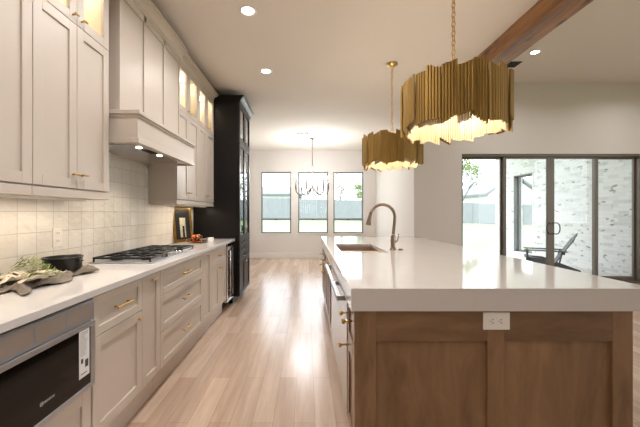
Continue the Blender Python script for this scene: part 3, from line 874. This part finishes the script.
ty = thing('serving_tray', (-1.345, 3.93, .921), 'low copper wire tray in front of the gilt picture frame', 'tray', local=True)
MB().box(-.09, .09, -.12, .12, .018, .024).build('tray_base', 'copper', ty, bevel=.002)
for s in (-1, 1):
    MB().tube([(s*.09, -.12, .024), (s*.09, -.12, .05), (s*.09, .12, .05), (s*.09, .12, .024)], .003, 6).build('rail', 'brass', ty)
    for q in (-1, 1): MB().tube([(s*.08, q*.1, .0), (s*.08, q*.1, .018)], .005, 8).build('foot', 'brass', ty)
cup = thing('copper_cup', (-1.375, 3.87, .946), 'copper cup standing on the wire tray, nearer one', 'cup', 'copper cups on the tray', local=True)
MB().lathe([(0, 0), (.028, 0), (.036, .07), (.034, .07), (.026, .004), (0, .004)], (0, 0, 0), 20).build('cup_body', 'copper', cup)
MB().tube([(.034, 0, .055), (.055, 0, .05), (.055, 0, .025), (.031, 0, .018)], .003, 6).build('handle', 'brass', cup)
c2 = dup(cup); c2.location = (-1.36, 3.98, .946); c2['label'] = 'copper cup standing on the wire tray, farther one'
tag(MB().box(-1.24, -1.185, 3.99, 4.07, .921, .975).build('small_box', 'white_plastic', bevel=.004, origin=(-1.3, 4.03, .921)),
    'small white box on the counter beside the copper tray', 'box')

# ---------------------------------------------------------------- island
SLX0, SLX1, SLY0, SLY1 = .215, 1.70, 1.56, 4.92
IX0, IX1, IY0, IY1 = .235, 1.605, 1.575, 4.90
isl = thing('kitchen_island', ((IX0+IX1)/2, (IY0+IY1)/2, 0), 'large stained brown wooden kitchen island with panelled end', 'kitchen island')
SKX0, SKX1, SKY0, SKY1 = .33, .76, 2.96, 3.76
# body as shell around the sink
MB().box(IX0+.022, IX1-.02, IY0+.022, SKY0-.04, .1, .805).box(IX0+.022, IX1-.02, SKY1+.04, IY1-.02, .1, .805).box(SKX1+.05, IX1-.02, SKY0-.04, SKY1+.04, .1, .805) \
    .box(IX0+.022, SKX1+.05, SKY0-.04, SKY1+.04, .1, .55).build('carcass', 'isl_y', isl)
MB().box(IX0+.08, IX1-.06, IY0+.07, IY1-.06, .001, .099).build('toe_kick', 'isl_h', isl)
yf0, yf1 = IY0, IY0+.021
ZI = .805
ST = [(IX0-.001, IX0+.105), (.925-.09+.06, .925+.06), (IX1-.10, IX1)]
ST[1] = (.889, .972)
for a, b in ST: MB().box(a, b, yf0, yf1, .0+.002, ZI).build('stile', 'isl_v', isl, bevel=.0015)
for (a, b) in ((ST[0][1], ST[1][0]), (ST[1][1], ST[2][0])):
    MB().box(a, b, yf0+.001, yf1, .655, ZI).build('top_rail', 'isl_h', isl, bevel=.0012)
    MB().box(a, b, yf0+.001, yf1, .002, .14).build('bottom_rail', 'isl_h', isl, bevel=.0012)
    MB().box(a, b, yf0+.015, yf1, .14, .655).build('inset_panel', 'isl_v', isl)
MB().box(IX1-.02, IX1, yf1+.001, IY1, .002, ZI).build('back_panel', 'isl_y', isl)
# fronts facing the aisle (−X)
def shaker_nx(y0, y1, z0, z1, xf, fr=.055, th=.02, rec=.009):
    mb = MB().box(xf, xf+th, y0, y0+fr, z0, z1).box(xf, xf+th, y1-fr, y1, z0, z1).box(xf, xf+th, y0+fr, y1-fr, z0, z0+fr).box(xf, xf+th, y0+fr, y1-fr, z1-fr, z1)
    return mb.box(xf+rec, xf+th, y0+fr, y1-fr, z0+fr, z1-fr)
def front(name, y0, y1, z0, z1, fr=.055):
    return shaker_nx(y0+G, y1-G, z0+G, z1-G, IX0, fr).build(name, 'isl_y', isl, bevel=.0015)
def knob_n(par, y, z):
    MB().tube([(IX0, y, z), (IX0-.045, y, z)], .005, 10).tube([(IX0-.041, y, z), (IX0-.055, y, z)], [.015, .012], 14).build('knob', 'brass', par)
p = front('drawer', IY0+.023, 1.86, .575, ZI-.004, .04); knob_n(p, 1.665, .725); knob_n(p, 1.77, .735)
p = front('door', IY0+.023, 1.86, .105, .575); knob_n(p, 1.83, .535)
for a, b in ((3.0, 3.36), (3.36, 3.72)):
    p = front('door', a, b, .105, .79); knob_n(p, (b-.03 if a == 3.0 else a+.03), .72)
for a, b in ((3.72, 4.30), (4.30, 4.88)):
    p = front('drawer', a, b, .60, .79, .04); knob_n(p, (a+b)/2, .70)
    for c0, c1, k in ((a, (a+b)/2, -.03), ((a+b)/2, b, .03)):
        p = front('door', c0, c1, .105, .60); knob_n(p, (a+b)/2+k, .55)
for (a, b, lab, nm, ct_) in ((1.865, 2.28, 'white pull-out front with steel box handle, nearest in the island side', 'pullout_bin', 'pull-out'),
                      (2.285, 2.995, 'dishwasher with pale steel front in the island side, before the sink', 'dishwasher', 'dishwasher')):
    t = thing(nm, (IX0, (a+b)/2, .1), lab, ct_)
    MB().box(IX0-.004, IX0+.0215, a+.003, b-.003, .106, .80).build('front_panel', 'steel_light', t, bevel=.002)
    h = MB().box(IX0-.062, IX0-.038, a+.004, b-.004, .775, .803).box(IX0-.038, IX0-.004, a+.004, a+.02, .775, .803).box(IX0-.038, IX0-.004, b-.02, b-.004, .775, .803) \
        .build('bar_handle', 'steel', t, bevel=.002)
# worktop with sink cut-out, apron thick
hz0 = .807
mb = MB()
mb.box(SLX0, SLX1, SLY0, SKY0, hz0+.02, .92).box(SLX0, SLX1, SKY1, SLY1, hz0+.02, .92).box(SLX0, SKX0, SKY0, SKY1, hz0+.02, .92).box(SKX1, SLX1, SKY0, SKY1, hz0+.02, .92)
bmesh.ops.remove_doubles(mb.bm, verts=mb.bm.verts[:], dist=.0005)
mb = MB()
zt = .92; z1_ = hz0
def ring(z):
    return ([mb.bm.verts.new(p) for p in ((SLX0, SLY0, z), (SLX1, SLY0, z), (SLX1, SLY1, z), (SLX0, SLY1, z))],
            [mb.bm.verts.new(p) for p in ((SKX0, SKY0, z), (SKX1, SKY0, z), (SKX1, SKY1, z), (SKX0, SKY1, z))])
to, ti = ring(zt); bo, bi = ring(z1_)
for k in range(4):
    q = (k+1) % 4
    mb.bm.faces.new((to[k], to[q], ti[q], ti[k])); mb.bm.faces.new((bo[q], bo[k], bi[k], bi[q]))
    mb.bm.faces.new((to[q], to[k], bo[k], bo[q])); mb.bm.faces.new((ti[k], ti[q], bi[q], bi[k]))
tag(mb.build('island_countertop', 'quartz', bevel=.003, origin=(.95, 3.2, z1_)), 'thick white quartz slab on top of the wooden island', 'countertop')

# outlet on island end
ou = thing('island_outlet', (.93, IY0, .757), 'horizontal white outlet plate on the wooden island end', 'outlet')
ox, oz = .93, .757
MB().box(ox-.0655, ox+.0655, IY0-.006, IY0-.0002, oz-.0425, oz+.0425).build('cover_plate', 'white_plastic', ou, bevel=.002)
for s in (-.021, .021):
    r = MB().box(ox+s-.018, ox+s+.018, IY0-.008, IY0-.006, oz-.017, oz+.017).build('socket', 'white_plastic', ou, bevel=.004)
    MB().box(ox+s-.004, ox+s+.005, IY0-.0085, IY0-.008, oz+.006, oz+.009).box(ox+s-.004, ox+s+.005, IY0-.0085, IY0-.008, oz-.009, oz-.006) \
        .box(ox+s-.012, ox+s-.008, IY0-.0085, IY0-.008, oz-.002, oz+.002).build('slot', 'slot', r)

# sink: double bowl undermount
sk = thing('undermount_sink', ((SKX0+SKX1)/2, (SKY0+SKY1)/2, .70), 'steel double bowl sink set into the white island top', 'sink')
i_ = .006
a0, a1, c0, c1 = SKX0+.001, SKX1-.001, SKY0+.001, SKY1-.001
zb = .62; ztp = .897
MB().box(a0, a0+i_, c0, c1, zb, ztp).box(a1-i_, a1, c0, c1, zb, ztp).box(a0+i_, a1-i_, c0, c0+i_, zb, ztp).box(a0+i_, a1-i_, c1-i_, c1, zb, ztp) \
    .box(a0+i_, a1-i_, c0+i_, c1-i_, zb, zb+i_).build('basin', 'basin', sk, bevel=.002)
MB().box(a0+i_, a1-i_, 3.30, 3.37, zb+i_, .885).build('divider', 'basin', sk, bevel=.006)
for y in (3.13, 3.56):
    MB().lathe([(0, 0), (.045, 0), (.045, .003), (.03, .001), (0, .001)], (.545, y, zb+i_), 20).build('drain', 'steel_light', sk)

# faucet
fc = thing('faucet', (.85, 3.16, .92), 'tall brushed gooseneck faucet beside the island sink', 'faucet')
MB().lathe([(0, 0), (.032, 0), (.032, .008), (.024, .016), (.021, .05), (.024, .07), (.024, .12), (.019, .14), (.015, .16), (0, .16)], (.85, 3.16, .9205), 24) \
    .build('faucet_body', 'nickel', fc)
pts = [(.85, 3.16, 1.06), (.856, 3.16, 1.12), (.864, 3.16, 1.19)]
for k in range(0, 13):
    t = PI*.9*k/12
    pts.append((.745+.123*math.cos(t), 3.16, 1.245+.123*math.sin(t)))
MB().tube(pts, .015, 14).build('gooseneck', 'nickel', fc)
e = Vector(pts[-1]); dd = (Vector(pts[-1])-Vector(pts[-2])).normalized()
dd = (dd*.4+Vector((-.1, 0, -1))).normalized()
MB().tube([e, e+dd*.03, e+dd*.09, e+dd*.12], [.0165, .018, .024, .027], 14).build('spray_head', 'nickel', fc)
MB().tube([(.868, 3.16, 1.0), (.89, 3.16, 1.005), (.898, 3.15, 1.04), (.90, 3.15, 1.08)], [.008, .008, .006, .005], 10).build('lever', 'nickel', fc)
tag(MB().lathe([(0, 0), (.024, 0), (.024, .006), (.018, .012), (0, .013)], (.925, 3.16, .9205), 20).build('air_switch_button', 'nickel', origin=(.925, 3.16, .9205)),
    'small round metal button on the island beside the faucet', 'button')

# ---------------------------------------------------------------- pendants
def chain(mb, x, y, z0, z1, L=.042, r=.0034, w=.012):
    n = int((z1-z0)/(L*.78)); 
    for k in range(n+1):
        zc = z0+(z1-z0)*(k+.5)/(n+1)
        pts = []
        for q in range(11):
            t = 2*PI*q/10
            dx, dz = w*math.cos(t), L/2*math.sin(t)
            pts.append((x+(dx if k % 2 else 0), y+(0 if k % 2 else dx), zc+dz))
        mb.tube(pts, r, 5, caps=False)
PR = .345
pd = thing('pendant_light', (1.007, 3.79, 1.84), 'farther gold fringed drum pendant hanging by a chain over the island', 'pendant light', 'gold drum pendants over the island')
X, Y = 1.007, 3.79
rn = random.Random(11)
NP = 24
for k in range(NP):
    th0 = 2*PI*k/NP
    mb = MB()
    base = rn.uniform(-.026, .026); slope = rn.uniform(-.008, .008); bb = rn.uniform(-.024, .024); bs = rn.uniform(-.012, .012)
    rr = PR if k % 2 else PR-.012
    for q in range(5):
        th = th0+(q-2)*2*PI/NP/4.9
        zt_ = 2.168+base+slope*(q-2)*1.2+rn.uniform(-.003, .003); zb_ = 1.853+bb+bs*(q-2)
        c, s = math.cos(th), math.sin(th)
        hw = .0094
        mt = Matrix.Translation((X+c*rr, Y+s*rr, 0)) @ Matrix.Rotation(th, 4, 'Z')
        prof = [(-.006, -hw*.45), (0, -hw), (.006, -hw*.45), (.006, hw*.45), (0, hw), (-.006, hw*.45)]
        A = [mb.bm.verts.new(mt @ Vector((px, py, zt_+py*.25))) for px, py in prof]
        B = [mb.bm.verts.new(mt @ Vector((px, py, zb_+py*.6))) for px, py in prof]
        mb.bm.faces.new(A); mb.bm.faces.new(B[::-1])
        for i in range(6): mb.bm.faces.new((A[i], A[(i+1) % 6], B[(i+1) % 6], B[i]))
    mb.build('fluted_gold_panel', 'gold', pd)
    mb = MB(); lo_ = rn.uniform(-.014, .014)
    for q in range(5):
        th = th0+(q-2)*2*PI/NP/4.9; ri = PR-.034
        c, s = math.cos(th), math.sin(th)
        zq = 1.842+lo_+bs*(q-2)+rn.uniform(-.003, .003)
        mb.tube([(X+c*ri, Y+s*ri, zq), (X+c*ri, Y+s*ri, 2.12)], .0082, 6)
    mb.build('inner_rod_panel', 'champagne', pd)
mb = MB()
for z, r in ((2.13, PR-.022),):
    mb.tube([(X+r*math.cos(2*PI*k/36), Y+r*math.sin(2*PI*k/36), z) for k in range(37)], .005, 6, caps=False)
for k in range(3):
    a = PI*k/3
    for z in (2.13,): mb.tube([(X+(PR-.022)*math.cos(a), Y+(PR-.022)*math.sin(a), z), (X-(PR-.022)*math.cos(a), Y-(PR-.022)*math.sin(a), z)], .005, 6)
mb.tube([(X, Y, 2.24), (X, Y, 1.99)], .008, 8)
mb.build('inner_frame', 'brass', pd)
for k in range(6):
    a = 2*PI*k/6+.4
    sx, sy = X+.2*math.cos(a), Y+.2*math.sin(a)
    sk_ = MB().tube([(X, Y, 2.02), ((X+sx)/2, (Y+sy)/2, 1.985), (sx, sy, 1.99)], .004, 6).tube([(sx, sy, 1.985), (sx, sy, 2.03)], .011, 10).build('lamp_arm', 'brass', pd)
    MB().lathe([(0, 0), (.01, .002), (.016, .02), (.014, .035), (.005, .06), (0, .066)], (sx, sy, 2.031), 12).build('bulb', 'bulb', sk_)
mb = MB(); chain(mb, X, Y, 2.245, 3.02); mb.build('chain', 'brass', pd)
MB().lathe([(0, 0), (.012, .0), (.02, -.0), (.065, .016), (.066, .03), (0, .03)], (X, Y, 3.019), 28).build('canopy', 'brass', pd)
mb = MB()
mb.tube([(X+.018*math.cos(2*PI*k/14), Y, 2.245+.018*math.sin(2*PI*k/14)) for k in range(15)], .003, 6, caps=False)
mb.build('loop', 'brass', pd)
for k in range(3):
    a = 2*PI*k/3
    ld = bpy.data.lights.new('pendant_lamp', 'POINT'); ld.energy = PEND_W/3; ld.color = (1, .86, .64); ld.shadow_soft_size = .04
    lo = bpy.data.objects.new('pendant_lamp', ld); C.objects.link(lo); lo.parent = pd
    lo.location = Vector((X+.13*math.cos(a), Y+.13*math.sin(a), 2.04))-Vector(pd.location)
p2 = dup(pd); p2.location = (1.007, 2.20, 1.84); p2.rotation_euler = (0, 0, .55)
p2['label'] = 'nearer and larger looking gold fringed drum pendant over the island'

# chandelier
X, Y = .125, 7.56
cd = thing('chandelier', (X, Y, 1.70), 'thin six arm nickel chandelier hanging in front of the dining windows', 'chandelier')
MB().lathe([(0, 0), (.06, .0), (.065, .02), (0, .022)], (X, Y, 3.027), 24).build('canopy', 'nickel', cd)
MB().tube([(X, Y, 3.027), (X, Y, 1.9)], .011, 8).build('stem', 'nickel', cd)
MB().lathe([(0, -.03), (.016, -.02), (.02, 0), (.02, .04), (0, .05)], (X, Y, 1.89), 16).build('hub', 'nickel', cd)
for k in range(6):
    a = math.radians(10+60*k); c, s = math.cos(a), math.sin(a)
    pts = []
    for q in range(15):
        t = q/14
        if t < .55:
            u = t/.55; r = .01+.24*u; z = 1.90-.20*math.sin(u*PI/2)
        else:
            u = (t-.55)/.45; r = .25+.14*math.sin(u*PI/2); z = 1.70+.14*(1-math.cos(u*PI/2))
        pts.append((X+r*c, Y+r*s, z))
    am = MB().tube(pts, .0135, 8).build('arm', 'old_nickel', cd)
    MB().tube([(X+.39*c, Y+.39*s, 1.84), (X+.39*c, Y+.39*s, 2.08)], .016, 10).tube([(X+.39*c, Y+.39*s, 1.838), (X+.39*c, Y+.39*s, 1.85)], .024, 10).build('candle_sleeve', 'old_nickel', am)
    MB().lathe([(0, 0), (.012, .004), (.021, .03), (.016, .06), (0, .085)], (X+.39*c, Y+.39*s, 2.081), 12).build('bulb', 'bulb_w', am)
    ld = bpy.data.lights.new('candle_lamp', 'POINT'); ld.energy = CHAND_W; ld.color = (.97, .98, 1); ld.shadow_soft_size = .03
    lo = bpy.data.objects.new('candle_lamp', ld); C.objects.link(lo); lo.parent = cd; lo.location = Vector((X+.39*c, Y+.39*s, 2.19))-Vector(cd.location)

# ---------------------------------------------------------------- recessed lights and vents
def downlight(x, y, zc, lab=None, W_=DOWN_W):
    t = thing('recessed_light', (x, y, zc), lab, 'ceiling light', 'recessed ceiling downlights')
    MB().lathe([(.052, -.001), (.058, -.006), (.078, -.005), (.082, -.001)], (x, y, zc), 28, closed=True).build('trim_ring', 'white_plastic', t)
    MB().lathe([(0, -.003), (.052, -.003), (.052, -.001), (0, -.001)], (x, y, zc), 28).build('lens', 'lens_on', t)
    ld = bpy.data.lights.new('downlight_lamp', 'AREA'); ld.shape = 'DISK'; ld.size = .1; ld.energy = W_; ld.color = (1, .955, .94); ld.spread = math.radians(150)
    lo = bpy.data.objects.new('downlight_lamp', ld); C.objects.link(lo); lo.parent = t; lo.location = (0, 0, -.008)
downlight(-.515, 2.79, ZC, 'lit round downlight in the kitchen ceiling, nearer of the two above the aisle')
downlight(-.51, 3.98, ZC, 'lit round downlight in the kitchen ceiling, farther of the two above the aisle')
downlight(3.37, 4.73, ZL, 'lit round downlight in the higher living room ceiling right of the beam')
n = 0
for x, y in ((-.51, 1.6), (-.51, .4), (.9, -1.6)):  # unseen downlights, added to light the kitchen from above and behind
    downlight(x, y, ZC, 'unseen recessed light added to the kitchen ceiling above or behind the camera')
for x, y in ((3.37, 1.7), (5.6, 4.73), (5.6, 1.7)):  # more unseen downlights, added for brightness on the living side
    downlight(x, y, ZL, 'unseen recessed light added to brighten the living area')

def vent(x, y, zc, w, l, lab, mat='white_plastic'):
    t = thing('ceiling_vent', (x, y, zc), lab, 'vent')
    MB().box(x-w/2, x+w/2, y-l/2, y-l/2+.02, zc-.008, zc-.001).box(x-w/2, x+w/2, y+l/2-.02, y+l/2, zc-.008, zc-.001) \
        .box(x-w/2, x-w/2+.02, y-l/2+.02, y+l/2-.02, zc-.008, zc-.001).box(x+w/2-.02, x+w/2, y-l/2+.02, y+l/2-.02, zc-.008, zc-.001).build('frame', mat, t)
    mb = MB(); n_ = int((w-.04)/.03)
    for k in range(n_): mb.box(x-w/2+.024+k*.03, x-w/2+.036+k*.03, y-l/2+.02, y+l/2-.02, zc-.007, zc-.002)
    mb.build('louvres', mat, t)
    MB().box(x-w/2+.02, x+w/2-.02, y-l/2+.02, y+l/2-.02, zc-.0018, zc-.001).build('duct_opening', 'slot', t)
vent(-.11, 7.1, ZC, .30, .22, 'white slotted air vent in the ceiling near the chandelier')
vent(3.28, 5.12, ZL, .2, .2, 'dark air vent in the higher ceiling beside the beam', 'darkmetal')
